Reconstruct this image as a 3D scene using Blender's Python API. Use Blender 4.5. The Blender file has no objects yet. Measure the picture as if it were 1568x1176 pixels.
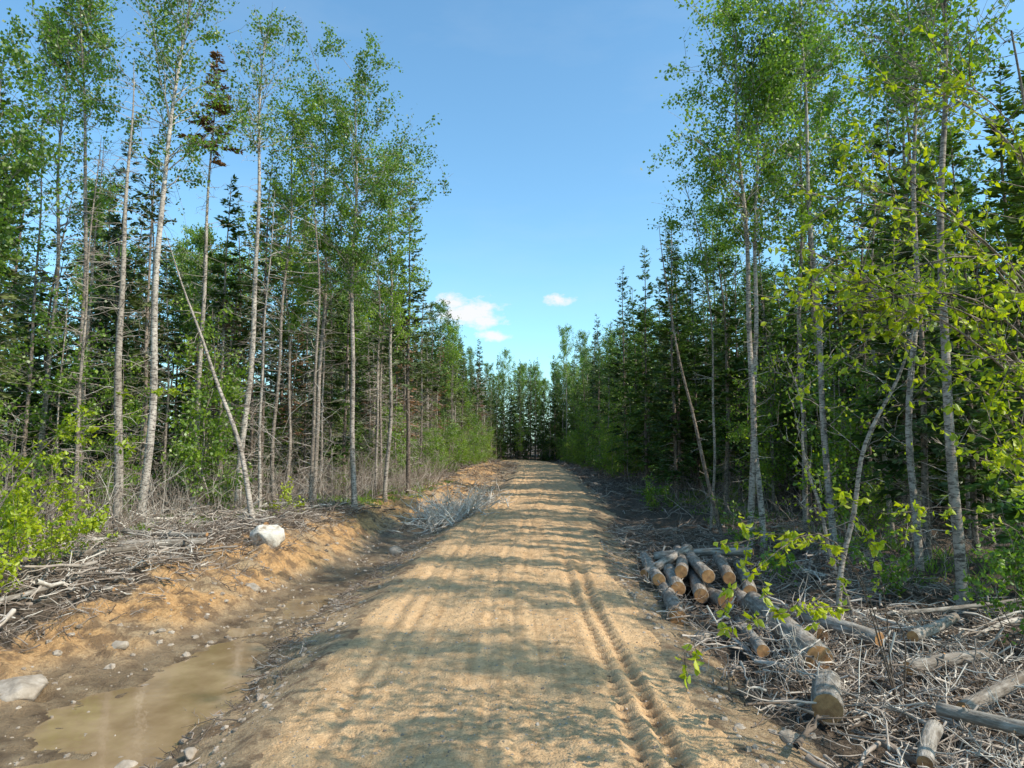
import bpy, math, numpy as np
from mathutils import Vector, Matrix
rng = np.random.default_rng(7)
sc = bpy.context.scene
COL = sc.collection

# ------------------------------------------------------------ noise
def _h(ix, iy, s):
    v = np.sin(ix*127.1+iy*311.7+s*74.7)*43758.5453
    return v-np.floor(v)
def vnoise(x, y, s=0):
    xi=np.floor(x); yi=np.floor(y); fx=x-xi; fy=y-yi
    fx=fx*fx*(3-2*fx); fy=fy*fy*(3-2*fy)
    a=_h(xi,yi,s); b=_h(xi+1,yi,s); c=_h(xi,yi+1,s); d=_h(xi+1,yi+1,s)
    return (a*(1-fx)+b*fx)*(1-fy)+(c*(1-fx)+d*fx)*fy
def fbm(x, y, o=4, s=0):
    r=0; a=.5; t=0
    for i in range(o):
        r=r+a*vnoise(x*2**i+i*17.3, y*2**i-i*9.1, s+i); t+=a; a*=.55
    return r/t*2-1
def sstep(a,b,x):
    t=np.clip((x-a)/(b-a),0,1); return t*t*(3-2*t)

# ------------------------------------------------------------ terrain
_ty=np.arange(-80,400,.5)
_tx=np.interp(_ty,[-80,7,14,20,30,42,70,110,122,132,145,160,190,400],[-.2,-.2,-.2,-.1,.5,1.9,3.2,4.3,3.6,1.2,-5,-15,-38,-200])
_k=np.ones(17)/17
_txs=np.convolve(np.pad(_tx,8,mode='edge'),_k,mode='valid')
def xc(y): return np.interp(y,_ty,_txs)
PS=[-60,-16,-12,-10,-8.6,-7.2,-6,-4.8,-3.7,-3.0,0,3.0,4.2,5.5,9,13,60]
PN=[.6,.5,.4,.15,-.4,-.68,-.74,-.72,-.35,-.05,.04,-.05,-.42,-.55,-.4,-.1,.1]
PM=[.6,.5,.52,.52,.42,-.05,-.66,-.72,-.4,-.05,.04,-.05,-.42,-.55,-.4,-.1,.1]
PF=[.5,.4,.4,.35,.3,.15,-.15,-.35,-.28,-.05,.04,-.05,-.3,-.35,-.1,.1,.3]
def Hbase(x,y):
    s=x-xc(y)+fbm(x*.35,y*.35,3,5)*.75*sstep(3.3,5,np.abs(x-xc(y)))
    a=np.interp(s,PS,PN); b=np.interp(s,PS,PM); c=np.interp(s,PS,PF)
    w1=sstep(11,19,y); w2=sstep(30,48,y)
    z=a*(1-w1)+b*w1; z=z*(1-w2)+c*w2
    return z
def H(x,y):
    x=np.asarray(x,float); y=np.asarray(y,float)
    ss=x-xc(y); s=np.abs(ss); m=sstep(2.8,4.2,s)
    zb=Hbase(x,y)
    m=m*(1-.45*(1-sstep(-.66,-.45,zb)))
    bank=np.exp(-((ss+7.8)/1.6)**2)
    z=zb+m*((.17+.1*bank)*fbm(x*.7,y*.7,4,1)+(.10+.10*bank)*fbm(x*2.6,y*2.6,4,2)+.04*fbm(x*9,y*9,2,3))
    return z
def Hroad(x,y):
    s=x-xc(y)
    z=Hbase(x,y)+.02
    z=z+.03*fbm(x*1.2,y*.5,3,8)+.026*fbm(x*5,y*3.5,3,9)+.016*fbm(x*13,y*11,2,11)
    cl=fbm(x*7,y*7,2,44); z=z+.03*sstep(.35,.8,cl)
    for c,w,d in ((1.62,.10,.11),(2.02,.10,.12),(-1.3,.35,.035),(.75,.3,.03),(-2.1,.12,.05),(-1.7,.10,.04),(-.2,.09,.035),(.3,.08,.03)):
        wob=.12*np.sin(y*.3+c*3)+.25*(y-13)*.05*(1 if c>1.5 else 0)
        dd=np.exp(-((s-c-wob)/w)**2)
        tread=1+.5*np.sin(y*22+s*9)*(1 if w<.11 else 0)
        z=z-d*dd*tread*(sstep(26,14,y) if c>1.5 else 1)
        if c>1.5: z=z+.045*np.exp(-((s-c-wob-w*2.2)/.08)**2)*sstep(26,14,y)
    ed=2.95+.3*fbm(x*0+np.sign(s)*7,y*.7,4,21)
    z=z-.14*sstep(-.25,.35,np.abs(s)-ed)
    return z

# ------------------------------------------------------------ mesh builder
class MB:
    def __init__(s): s.V=[];s.F=[];s.M=[];s.A=[];s.S=[];s.n=0
    def add(s,V,F,mat,val,smooth):
        V=V.reshape(-1,3); F=F.reshape(-1,4)
        s.V.append(V); s.F.append(F+s.n); s.M.append(np.full(len(F),mat,np.int32))
        s.A.append(np.broadcast_to(val,(len(F),)).astype(np.float32)); s.S.append(np.full(len(F),smooth,bool)); s.n+=len(V)
    def tubes(s,P,R,k=4,mat=0,val=.5):
        P=np.asarray(P,float); R=np.asarray(R,float)
        if P.ndim==2: P=P[None]; R=R[None]
        N,S,_=P.shape
        if N==0: return
        T=np.gradient(P,axis=1); T/=np.linalg.norm(T,axis=2,keepdims=True)+1e-9
        mn=T.mean(1)
        ref=np.where(np.abs(mn[:,2:3])>.75,np.array([[1.,.1,0]]),np.array([[0,0,1.]]))
        U=np.cross(T,ref[:,None]); U/=np.linalg.norm(U,axis=2,keepdims=True)+1e-9
        W=np.cross(T,U)
        a=np.arange(k)*2*math.pi/k
        ring=P[:,:,None]+R[:,:,None,None]*(np.cos(a)[None,None,:,None]*U[:,:,None]+np.sin(a)[None,None,:,None]*W[:,:,None])
        n=np.arange(N)[:,None,None]*S*k; q=np.arange(S-1)[None,:,None]*k; j=np.arange(k)[None,None,:]; j2=(j+1)%k
        F=np.stack([n+q+j,n+q+j2,n+q+k+j2,n+q+k+j],-1)
        v=np.broadcast_to(np.asarray(val,float).reshape(-1,1),(N,(S-1)*k)).reshape(-1) if np.ndim(val) else val
        s.add(ring,F,mat,v,True)
    def leaves(s,C,D,size,asp,val,mat=1,oval=False,flat=0.,r=rng):
        N=len(C)
        if N==0: return
        D=D/(np.linalg.norm(D,axis=1,keepdims=True)+1e-9)
        q=r.normal(size=(N,3)); q[:,2]+=flat*3
        side=np.cross(D,q); side/=np.linalg.norm(side,axis=1,keepdims=True)+1e-9
        sz=np.broadcast_to(size,(N,))[:,None]
        if not oval:
            V=np.stack([C,C+D*sz*.5+side*sz*asp*.5,C+D*sz,C+D*sz*.5-side*sz*asp*.5],1)
            F=np.arange(N*4).reshape(N,4)
            s.add(V,F,mat,val,False)
        else:
            nr=np.cross(D,side)
            up=nr*sz*.1
            V=np.stack([C,C+D*sz*.28+side*sz*asp*.46+up,C+D*sz*.62+side*sz*asp*.42+up,C+D*sz-nr*sz*.12,
                        C+D*sz*.62-side*sz*asp*.42+up,C+D*sz*.28-side*sz*asp*.46+up],1)
            b=np.arange(N)[:,None]*6
            F=np.stack([b+np.array([[0,1,2,3]]),b+np.array([[0,3,4,5]])],1)
            vv=np.repeat(np.broadcast_to(val,(N,)),2)
            s.add(V,F,mat,vv,True)
    def mesh(s,name,mats):
        V=np.concatenate(s.V).astype(np.float32); F=np.concatenate(s.F).astype(np.int32)
        me=bpy.data.meshes.new(name)
        me.vertices.add(len(V)); me.vertices.foreach_set('co',V.ravel())
        me.loops.add(F.size); me.loops.foreach_set('vertex_index',F.ravel())
        me.polygons.add(len(F)); me.polygons.foreach_set('loop_start',np.arange(0,F.size,4,dtype=np.int32))
        try: me.polygons.foreach_set('loop_total',np.full(len(F),4,np.int32))
        except Exception: pass
        me.polygons.foreach_set('material_index',np.concatenate(s.M))
        me.polygons.foreach_set('use_smooth',np.concatenate(s.S))
        at=me.attributes.new('v','FLOAT','FACE'); at.data.foreach_set('value',np.concatenate(s.A))
        for m in mats: me.materials.append(m)
        me.update(); me.validate()
        return me
def obj(name,me,loc=(0,0,0),rz=0,sc_=1,parent=None):
    o=bpy.data.objects.new(name,me); COL.objects.link(o); o.location=loc; o.rotation_euler=(0,0,rz)
    o.scale=(sc_,sc_,sc_) if not isinstance(sc_,tuple) else sc_
    if parent: o.parent=parent
    return o

# ------------------------------------------------------------ materials
class NT:
    def __init__(s,name):
        s.m=bpy.data.materials.new(name); s.m.use_nodes=True; s.t=s.m.node_tree; s.t.nodes.clear()
    def n(s,typ,**kw):
        nd=s.t.nodes.new(typ)
        for k,v in kw.items(): setattr(nd,k,v)
        return nd
    def l(s,a,b): s.t.links.new(a,b)
    def ramp(s,fac,stops):
        r=s.n('ShaderNodeValToRGB'); e=r.color_ramp.elements
        while len(e)<len(stops): e.new(.5)
        for i,(p,c) in enumerate(stops): e[i].position=p; e[i].color=(*c,1) if len(c)==3 else c
        s.l(fac,r.inputs[0]); return r.outputs[0]
    def mix(s,f,a,b,mode='MIX'):
        m=s.n('ShaderNodeMix',data_type='RGBA',blend_type=mode)
        for sock,v in ((m.inputs[0],f),(m.inputs[6],a),(m.inputs[7],b)):
            if isinstance(v,(int,float)): sock.default_value=v
            elif isinstance(v,tuple): sock.default_value=(*v,1)
            else: s.l(v,sock)
        return m.outputs[2]
    def math(s,op,a,b=None,c=None,clamp=False):
        m=s.n('ShaderNodeMath',operation=op,use_clamp=clamp)
        for i,v in enumerate((a,b,c)):
            if v is None: continue
            if isinstance(v,(int,float)): m.inputs[i].default_value=v
            else: s.l(v,m.inputs[i])
        return m.outputs[0]
    def noise(s,vec,scale,detail=4,rough=.55):
        n=s.n('ShaderNodeTexNoise'); n.inputs['Scale'].default_value=scale; n.inputs['Detail'].default_value=detail; n.inputs['Roughness'].default_value=rough
        if vec is not None: s.l(vec,n.inputs['Vector'])
        return n.outputs[0]
    def mapping(s,vec,scale):
        m=s.n('ShaderNodeMapping'); m.inputs['Scale'].default_value=scale; s.l(vec,m.inputs[0]); return m.outputs[0]
    def coord(s,w='Object'): return s.n('ShaderNodeTexCoord').outputs[w]
    def attr(s,name,out='Fac'):
        a=s.n('ShaderNodeAttribute'); a.attribute_name=name; return a.outputs[out]
    def bsdf(s,col,rough=.9,bump=None,dist=.02,spec=.2,strength=1.):
        p=s.n('ShaderNodeBsdfPrincipled'); 
        if isinstance(col,tuple): p.inputs['Base Color'].default_value=(*col,1)
        else: s.l(col,p.inputs['Base Color'])
        if isinstance(rough,(int,float)): p.inputs['Roughness'].default_value=rough
        else: s.l(rough,p.inputs['Roughness'])
        p.inputs['Specular IOR Level'].default_value=spec
        if bump is not None:
            b=s.n('ShaderNodeBump'); b.inputs['Distance'].default_value=dist; b.inputs['Strength'].default_value=strength; s.l(bump,b.inputs['Height']); s.l(b.outputs[0],p.inputs['Normal'])
        o=s.n('ShaderNodeOutputMaterial'); s.l(p.outputs[0],o.inputs[0]); return s.m

def leaf_mat(name,c0,c1,c2,trans=.4,gloss=.05,tmul=(1.3,1.5,.6)):
    t=NT(name); v=t.attr('v'); rnd=t.n('ShaderNodeObjectInfo').outputs['Random']
    v2=t.math('ADD',v,t.math('MULTIPLY',t.math('SUBTRACT',rnd,.5),.5),clamp=True)
    c=t.ramp(v2,[(0,c0),(.5,c1),(1,c2)])
    d=t.n('ShaderNodeBsdfDiffuse'); t.l(c,d.inputs[0])
    tr=t.n('ShaderNodeBsdfTranslucent'); t.l(t.mix(1.,c,tmul,'MULTIPLY'),tr.inputs[0])
    m=t.n('ShaderNodeMixShader'); m.inputs[0].default_value=trans; t.l(d.outputs[0],m.inputs[1]); t.l(tr.outputs[0],m.inputs[2])
    g=t.n('ShaderNodeBsdfGlossy'); g.inputs['Roughness'].default_value=.45
    m2=t.n('ShaderNodeMixShader'); m2.inputs[0].default_value=gloss; t.l(m.outputs[0],m2.inputs[1]); t.l(g.outputs[0],m2.inputs[2])
    o=t.n('ShaderNodeOutputMaterial'); t.l(m2.outputs[0],o.inputs[0]); return t.m
M_aspen=leaf_mat('aspen_leaf',(.065,.125,.012),(.155,.25,.024),(.31,.42,.045),.45)
M_near=leaf_mat('near_leaf',(.21,.31,.012),(.38,.46,.018),(.56,.59,.025),.5,.04,(1.3,1.3,.35))
M_shrub=leaf_mat('shrub_leaf',(.08,.155,.013),(.18,.29,.025),(.35,.46,.035),.45)
M_fir=leaf_mat('fir_needles',(.026,.055,.013),(.075,.132,.025),(.18,.26,.045),.22,.03)
M_olive=leaf_mat('sparse_needles',(.06,.075,.025),(.13,.155,.05),(.22,.25,.08),.2,.03)
M_spruce=leaf_mat('spruce_needles',(.055,.095,.04),(.115,.165,.07),(.19,.24,.11),.15,.03)
M_red=leaf_mat('dead_needles',(.13,.06,.035),(.30,.15,.08),(.38,.22,.12),.2)
def bark_mat(name,light,mid,dark,amt=.5,hscale=(6,6,26)):
    t=NT(name); co=t.coord(); rnd=t.n('ShaderNodeObjectInfo').outputs['Random']
    n1=t.noise(t.mapping(co,hscale),1.,4,.7); n2=t.noise(t.mapping(co,(2,2,.8)),1.3,4); n3=t.noise(t.mapping(co,(3,3,2)),2.,3)
    marks=t.ramp(n1,[(0,(0,0,0)),(.36+.12*amt,(0,0,0)),(.47+.12*amt,(1,1,1))])
    base=t.mix(t.ramp(n2,[(.38,(0,0,0)),(.6,(1,1,1))]),light,mid)
    c=t.mix(marks,dark,base)
    c=t.mix(t.ramp(n3,[(.56,(0,0,0)),(.64,(.7,.7,.7))]),c,dark)
    c=t.mix(t.math('MULTIPLY',rnd,.6),c,(.45,.40,.35),'MULTIPLY')
    return t.bsdf(c,.85,n1,.01)
B_birch=bark_mat('birch_bark',(.70,.62,.53),(.48,.415,.35),(.13,.105,.09),.3)
B_aspen=bark_mat('aspen_bark',(.54,.46,.385),(.36,.30,.245),(.11,.09,.073),.35)
B_fir=bark_mat('conifer_bark',(.38,.30,.24),(.24,.19,.15),(.085,.068,.053),.4,(10,10,14))
t=NT('dead_wood'); v=t.attr('v'); n=t.noise(t.coord(),7,4)
c=t.ramp(v,[(0,(.10,.073,.053)),(.35,(.26,.20,.155)),(.7,(.53,.45,.375)),(1,(.78,.71,.61))])
M_dead=t.bsdf(t.mix(.6,c,t.ramp(n,[(.3,(.4,.35,.32)),(.6,(1,1,1))]),'MULTIPLY'),.9,n,.01)

# ------------------------------------------------------------ plant generators
def path(ctrl,n,r,wob=.06):
    c=np.asarray(ctrl,float); d=np.r_[0,np.cumsum(np.linalg.norm(np.diff(c,axis=0),axis=1))]; d/=d[-1]
    t=np.linspace(0,1,n); P=np.stack([np.interp(t,d,c[:,i]) for i in range(3)],1)
    if len(c)>2:
        for _ in range(3): P[1:-1]=(P[:-2]+2*P[1:-1]+P[2:])/4
    ph=r.uniform(0,6,4)
    P[:,0]+=wob*(np.sin(t*7+ph[0])-math.sin(ph[0])+.5*(np.sin(t*17+ph[2])-math.sin(ph[2])))
    P[:,1]+=wob*(np.sin(t*6+ph[1])-math.sin(ph[1])+.5*(np.sin(t*15+ph[3])-math.sin(ph[3])))
    return P,t
def at(P,t,q): return np.stack([np.interp(q,t,P[:,i]) for i in range(3)],-1)
def branches(base,d,L,S,curve,r,wob=.06):
    tt=np.linspace(0,1,S)[None,:,None]
    P=base[:,None]+d[:,None]*L[:,None,None]*tt
    P[:,:,2]+=(curve*L)[:,None]*(tt[...,0]**2)
    w=r.normal(size=(len(base),S,3))*wob*L[:,None,None]*tt
    return P+w
def onb(P,q,idx):
    S=P.shape[1]; f=q*(S-1); i=np.minimum(f.astype(int),S-2); fr=(f-i)[:,None]
    return P[idx,i]*(1-fr)+P[idx,i+1]*fr
def dirs(az,el): return np.stack([np.cos(az)*np.cos(el),np.sin(az)*np.cos(el),np.sin(el)],-1)

def deadtwigs(b,P,t,r,n,lo,hi,lmax,rad=.012):
    q=r.uniform(lo,hi,n); az=r.uniform(0,2*math.pi,n); L=r.uniform(.25,1,n)**1.3*lmax
    D=dirs(az,r.normal(.1,.3,n)); B=branches(at(P,t,q),D,L,4,r.normal(-.12,.2,n),r)
    b.tubes(B,np.linspace(1,.35,4)[None]*rad*r.uniform(.6,1.3,n)[:,None],3,2,r.uniform(.35,.95,n))
    m=n*2; idx=r.integers(0,n,m); qq=r.uniform(.3,1,m); bs=onb(B,qq,idx)
    D2=D[idx]+r.normal(size=(m,3))*.7; D2/=np.linalg.norm(D2,axis=1,keepdims=True)
    B2=branches(bs,D2,L[idx]*.35*r.uniform(.5,1.2,m),3,r.normal(-.1,.1,m),r)
    b.tubes(B2,np.linspace(1,.4,3)[None]*np.full((m,1),rad*.5),3,2,r.uniform(.35,.9,m))

def aspen(seed,Ht=19,top=(0,0),r0=.12,cs=.45,R=2.,nl=7500,ls=.13,ctrl=None,low=25,nb=48,upright=.75):
    r=np.random.default_rng(seed); b=MB(); r0*=.88
    if ctrl is None: ctrl=[(0,0,-.4),(top[0]*.4,top[1]*.4,Ht*.5),(top[0],top[1],Ht)]
    P,t=path(ctrl,22,r,.11)
    rad=r0*(1-t)**.75*.93+.012; rad[0]*=1.35; rad[1]*=1.05
    b.tubes(P,rad,8,0,.5)
    q=cs+(1-cs)*r.uniform(0,.97,nb); k=(q-cs)/(1-cs)
    L=R*(np.sin(math.pi*(.22+.70*k))**.8)*r.uniform(.5,1.3,nb)+.25
    az=np.arange(nb)*2.4+r.normal(0,.5,nb); D=dirs(az,r.normal(upright,.22,nb))
    B=branches(at(P,t,q),D,L*1.15,6,r.normal(.05,.15,nb),r,.05)
    b.tubes(B,np.linspace(1,.25,6)[None]*(r0*.26*(1-.6*q))[:,None],4,0,.5)
    m=nb*5; idx=r.integers(0,nb,m); qq=r.uniform(.2,1,m)
    D2=D[idx]*.6+r.normal(size=(m,3))*.55; D2/=np.linalg.norm(D2,axis=1,keepdims=True)
    B2=branches(onb(B,qq,idx),D2,L[idx]*.42*r.uniform(.5,1.3,m)+.15,4,r.normal(0,.15,m),r)
    b.tubes(B2,np.linspace(1,.4,4)[None]*np.full((m,1),.010),3,0,.5)
    w=r.uniform(.05,1,m)**1.5; w/=w.sum(); li=r.choice(m,nl,p=w)
    lq=r.uniform(.1,1.,nl); C=onb(B2,lq,li)+r.normal(size=(nl,3))*.14
    Dl=r.normal(size=(nl,3)); Dl[:,2]-=.7
    cl=r.uniform(-.25,.25,m)[li]
    b.leaves(C,Dl,ls*r.uniform(.6,1.25,nl),.8,np.clip(.48+cl+r.normal(0,.16,nl),0,1),1,r=r)
    if low: deadtwigs(b,P,t,r,low,.12,cs+.1,1.1)
    return b
def conifer(seed,Ht=16,r0=.13,cs=.15,R=1.9,nb=None,tw=26,ctrl=None,low=50,lowl=1.3,droop=-.15,fol=1.,wid=.1):
    r=np.random.default_rng(seed); b=MB(); r0*=.9
    if ctrl is None: ctrl=[(0,0,-.4),(r.normal(0,.15),r.normal(0,.15),Ht*.6),(r.normal(0,.2),r.normal(0,.2),Ht)]
    P,t=path(ctrl,20,r,.05)
    rad=r0*(1-t)**.9+.008; rad[0]*=1.25
    b.tubes(P,rad,8,0,.5)
    if nb is None: nb=int(Ht*(1-cs)*10)
    if fol>0:
        q=cs+(1-cs)*np.sort(r.uniform(0,.995,nb)); k=(q-cs)/(1-cs)
        L=R*np.minimum(1,k*4+.45)*((1-k)**.8)*r.uniform(.5,1.2,nb)+.12
        az=r.uniform(0,2*math.pi,nb); el=droop+k*.75+r.normal(0,.1,nb)
        D=dirs(az,el); B=branches(at(P,t,q),D,L,5,-.14+.25*k,r,.03)
        b.tubes(B,np.linspace(1,.3,5)[None]*(.018*(1-.6*k))[:,None],3,0,.5)
        m=int(nb*tw*fol); w=L/L.sum(); idx=r.choice(nb,m,p=w); qq=r.uniform(.12,1,m)**.8
        side=np.stack([-np.sin(az),np.cos(az),np.zeros(nb)],1)[idx]*np.where(r.uniform(size=m)<.5,-1,1)[:,None]
        Dl=D[idx]*.65+side*r.uniform(.2,1.1,m)[:,None]+r.normal(size=(m,3))*.18; Dl[:,2]-=.12
        ln=(.16+.20*(1.1-qq)*np.sqrt(L[idx]))*r.uniform(.7,1.4,m)
        C=onb(B,qq,idx)+r.normal(size=(m,3))*.03
        cl=r.uniform(-.15,.15,nb)[idx]
        b.leaves(C,Dl,ln,wid/.26,np.clip(.2+.45*qq+cl+r.normal(0,.12,m),0,1),1,flat=.5,r=r)
    if low: deadtwigs(b,P,t,r,low,.06,max(cs+.12,.2) if 0<fol and cs>.2 else (.97 if fol<.6 else .25),lowl,.013)
    return b
def shrub(seed,Ht=2.5,R=1.3,ns=9,nl=900,ls=.1,oval=False,rad=.014):
    r=np.random.default_rng(seed); b=MB()
    az=r.uniform(0,6.28,ns); D=dirs(az,r.uniform(.8,1.4,ns)); L=Ht*r.uniform(.5,1.1,ns)
    base=np.stack([r.normal(0,.15,ns),r.normal(0,.15,ns),np.full(ns,-.1)],1)
    B=branches(base,D,L,6,r.normal(-.1,.12,ns),r,.03)
    b.tubes(B,np.linspace(1,.3,6)[None]*rad*r.uniform(.6,1.2,ns)[:,None],4,0,.5)
    m=ns*8; idx=r.integers(0,ns,m); qq=r.uniform(.25,1,m); D2=D[idx]*.4+r.normal(size=(m,3))*.6; D2/=np.linalg.norm(D2,axis=1,keepdims=True)
    B2=branches(onb(B,qq,idx),D2,r.uniform(.2,.8,m)*R*.6,4,r.normal(-.1,.15,m),r)
    b.tubes(B2,np.linspace(1,.4,4)[None]*np.full((m,1),.006),3,0,.5)
    li=r.integers(0,m,nl); C=onb(B2,r.uniform(.15,1,nl),li)+r.normal(size=(nl,3))*.04
    Dl=r.normal(size=(nl,3)); Dl[:,2]-=.4
    b.leaves(C,Dl,ls*r.uniform(.6,1.3,nl),.62,np.clip(r.normal(.5,.2,nl),0,1),1,oval=oval,flat=.5,r=r)
    return b

# prototypes for the forest mass
P_as=[aspen(100+i,Ht=h,top=(r1,r2),cs=c,R=R,r0=.11,nl=5600,ls=.16).mesh('aspen_mesh',[B_aspen if i!=2 else B_birch,M_aspen,M_dead]) for i,(h,r1,r2,c,R) in enumerate([(19,.3,.2,.52,2.1),(17.5,-.4,.1,.5,1.8),(20,.1,-.5,.58,2.2),(16,.5,.3,.45,1.7),(18.5,-.2,.4,.5,1.9)])]
P_fi=[conifer(200+i,Ht=h,cs=c,R=R,low=40).mesh('fir_mesh',[B_fir,M_fir if i!=2 else M_spruce,M_dead]) for i,(h,c,R) in enumerate([(17,.12,2.2),(15,.2,1.9),(18.5,.15,2.0),(13.5,.06,2.1)])]
P_po=[conifer(300+i,Ht=h,cs=c,R=R,low=100,lowl=1.7,r0=.11,tw=22).mesh('pole_fir_mesh',[B_aspen if i==1 else B_fir,M_fir,M_dead]) for i,(h,c,R) in enumerate([(17,.5,1.5),(15.5,.55,1.3),(18,.4,1.6)])]
P_de=[conifer(400+i,Ht=h,fol=0,low=170,lowl=1.7,r0=.1).mesh('dead_pole_mesh',[B_aspen,M_fir,M_dead]) for i,h in enumerate([14,16.5])]
P_de+=[conifer(410+i,Ht=h,fol=.35,cs=.3,R=1.5,low=120,lowl=1.7,r0=.1).mesh('dying_spruce_mesh',[B_aspen if i else B_fir,M_olive if i<2 else M_red,M_dead]) for i,h in enumerate([15,17,13.5])]
P_sf=[conifer(500+i,Ht=h,cs=.03,R=R,low=0,r0=.06,tw=26).mesh('young_fir_mesh',[B_fir,M_fir,M_dead]) for i,(h,R) in enumerate([(6,1.5),(8.5,1.7),(4,1.2)])]
P_sh=[shrub(600+i,Ht=h,R=1.4).mesh('shrub_mesh',[B_fir,M_shrub]) for i,h in enumerate([2.2,3.2,1.5])]
P_sa=[aspen(700+i,Ht=h,cs=.15,R=1.3,nl=2600,ls=.14,r0=.035,low=0,nb=34,upright=.5).mesh('young_aspen_mesh',[B_aspen,M_shrub,M_dead]) for i,h in enumerate([6.5,9,5])]

def gz(x,y): return float(H(x,y))
# ------------------------------------------------------------ individually placed trees
def hero(name,b,x,y,mats):
    obj(name,b.mesh(name,mats),(x,y,gz(x,y)))
AS=[B_aspen,M_aspen,M_dead]; BI=[B_birch,M_aspen,M_dead]; FI=[B_fir,M_fir,M_dead]; SP=[B_fir,M_spruce,M_dead]
# left side of the road
hero('aspen_tree',aspen(1,Ht=22,top=(-1.0,0),r0=.14,cs=.72,R=1.8,low=90,nl=4500),-16.9,27,AS)
hero('dead_tree',conifer(2,Ht=16.6,ctrl=[(0,0,-.4),(-.1,0,8),(-.2,0,16.6)],fol=0,low=130,lowl=1.5,r0=.18),-13.3,23.3,[B_birch,M_fir,M_dead])
hero('birch_tree',aspen(3,Ht=22.5,top=(.9,.4),r0=.19,cs=.57,R=3.0,nl=8000,low=70,nb=50),-14.0,26,BI)
hero('fir_tree',conifer(4,Ht=21,ctrl=[(0,0,-.4),(.1,0,10),(.35,0,21)],cs=.74,R=1.3,low=150,lowl=1.6,r0=.15),-13.9,30,[B_aspen,M_red,M_dead])
hero('birch_tree',aspen(5,Ht=22,top=(.5,0),r0=.17,cs=.74,R=1.6,low=140,nl=2400),-11.9,30,BI)
hero('aspen_tree',aspen(6,Ht=19,top=(.5,0),r0=.11,cs=.58,R=1.8,low=80,nl=5000),-11.0,32,AS)
hero('aspen_tree',aspen(7,Ht=20.5,top=(.1,0),r0=.13,cs=.5,R=2.6,nl=9000,low=50),-9.9,34.5,AS)
hero('aspen_tree',aspen(8,Ht=22.2,top=(-.3,0),r0=.15,cs=.46,R=3.2,nl=15000,low=50,nb=64),-7.5,33,AS)
hero('aspen_tree',aspen(9,Ht=19.5,top=(.1,0),r0=.13,cs=.45,R=2.3,nl=9000,low=50),-7.0,38,BI)
hero('spruce_tree',conifer(10,Ht=20,cs=.32,R=2.0,low=70,r0=.15),-6.3,42,SP)
hero('dead_tree',conifer(11,ctrl=[(0,0,-.2),(-.9,.6,3.2),(-2.9,1.2,7.6),(-4.9,2,11.7)],fol=0,low=14,lowl=.5,r0=.11),-9.3,25,[B_aspen,M_fir,M_dead])
hero('dead_tree',conifer(12,Ht=17,fol=0,low=170,lowl=1.8,r0=.12),-18.8,30,[B_birch,M_fir,M_dead])
hero('aspen_tree',aspen(13,Ht=21,top=(.4,0),r0=.13,cs=.55,R=2.6,low=60),-19.5,28,AS)
hero('dead_tree',conifer(14,Ht=17.5,fol=0,low=180,lowl=1.8,r0=.10),-9.2,31.5,[B_aspen,M_fir,M_dead])
hero('spruce_tree',conifer(15,Ht=18.5,cs=.4,R=1.7,low=120,lowl=1.6,r0=.13,fol=.55),-12.7,35,[B_fir,M_olive,M_dead])
hero('dead_tree',conifer(16,Ht=15,fol=0,low=160,lowl=1.7,r0=.09),-16.1,25.3,[B_aspen,M_fir,M_dead])
hero('dead_tree',conifer(17,Ht=16,fol=0,low=150,lowl=1.6,r0=.09),-7.9,40,[B_aspen,M_fir,M_dead])
hero('spruce_tree',conifer(18,Ht=17,cs=.3,R=1.7,low=110,lowl=1.7,r0=.12,fol=.5),-15.6,29,[B_fir,M_olive,M_dead])
hero('fir_tree',conifer(19,Ht=18,cs=.35,R=1.9,low=110,lowl=1.7,r0=.12),-20.2,25.5,FI)
hero('dead_tree',conifer(20,Ht=14,fol=0,low=160,lowl=1.6,r0=.08),-10.6,29,[B_birch,M_fir,M_dead])
hero('spruce_tree',conifer(39,Ht=15,cs=.3,R=1.6,low=130,lowl=1.6,r0=.1,fol=.4),-17.8,22.8,[B_aspen,M_olive,M_dead])
# right side of the road
hero('birch_tree',aspen(21,Ht=20.5,top=(-.1,0),r0=.15,cs=.56,R=2.8,nl=12000,low=35,nb=58),8.6,25,BI)
hero('birch_tree',aspen(22,Ht=19.5,top=(.35,.3),r0=.13,cs=.57,R=2.1,low=35),9.2,25.4,BI)
hero('birch_tree',aspen(23,ctrl=[(0,0,-.3),(-.35,0,7),(-.55,0,11),(-.4,0,22)],r0=.14,cs=.78,R=1.8,nl=3500,low=30),11.4,24.5,BI)
hero('aspen_tree',aspen(24,Ht=21,top=(.5,0),r0=.13,cs=.55,R=2.6,low=40,nl=9000),11.9,28,AS)
hero('aspen_tree',aspen(25,Ht=17,top=(.6,.2),r0=.14,cs=.7,R=2.2,nl=3800,low=30),10.3,16,AS)
hero('aspen_tree',aspen(26,Ht=18.5,top=(.8,.3),r0=.12,cs=.67,R=2.0,nl=4400,low=30),11.7,20,AS)
hero('dead_tree',conifer(27,ctrl=[(0,0,-.3),(-1.0,0,4),(-1.75,0,7),(-2.2,0,10.4),(-2.4,0,13.2)],fol=0,low=14,lowl=.7,r0=.1),8.6,28,[B_fir,M_fir,M_dead])
hero('aspen_tree',aspen(28,ctrl=[(0,0,-.3),(.1,0,7),(.1,0,12),(-.9,0,15.5)],r0=.07,cs=.7,R=1.7,nl=1800,low=15,nb=24),8.6,30,AS)
hero('fir_tree',conifer(29,Ht=18,cs=.1,R=2.6,low=30,r0=.15,tw=32),10.3,43,FI)
hero('fir_tree',conifer(30,Ht=15.5,cs=.15,R=2.2,low=30,r0=.15,tw=30),11.2,36,FI)
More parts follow.
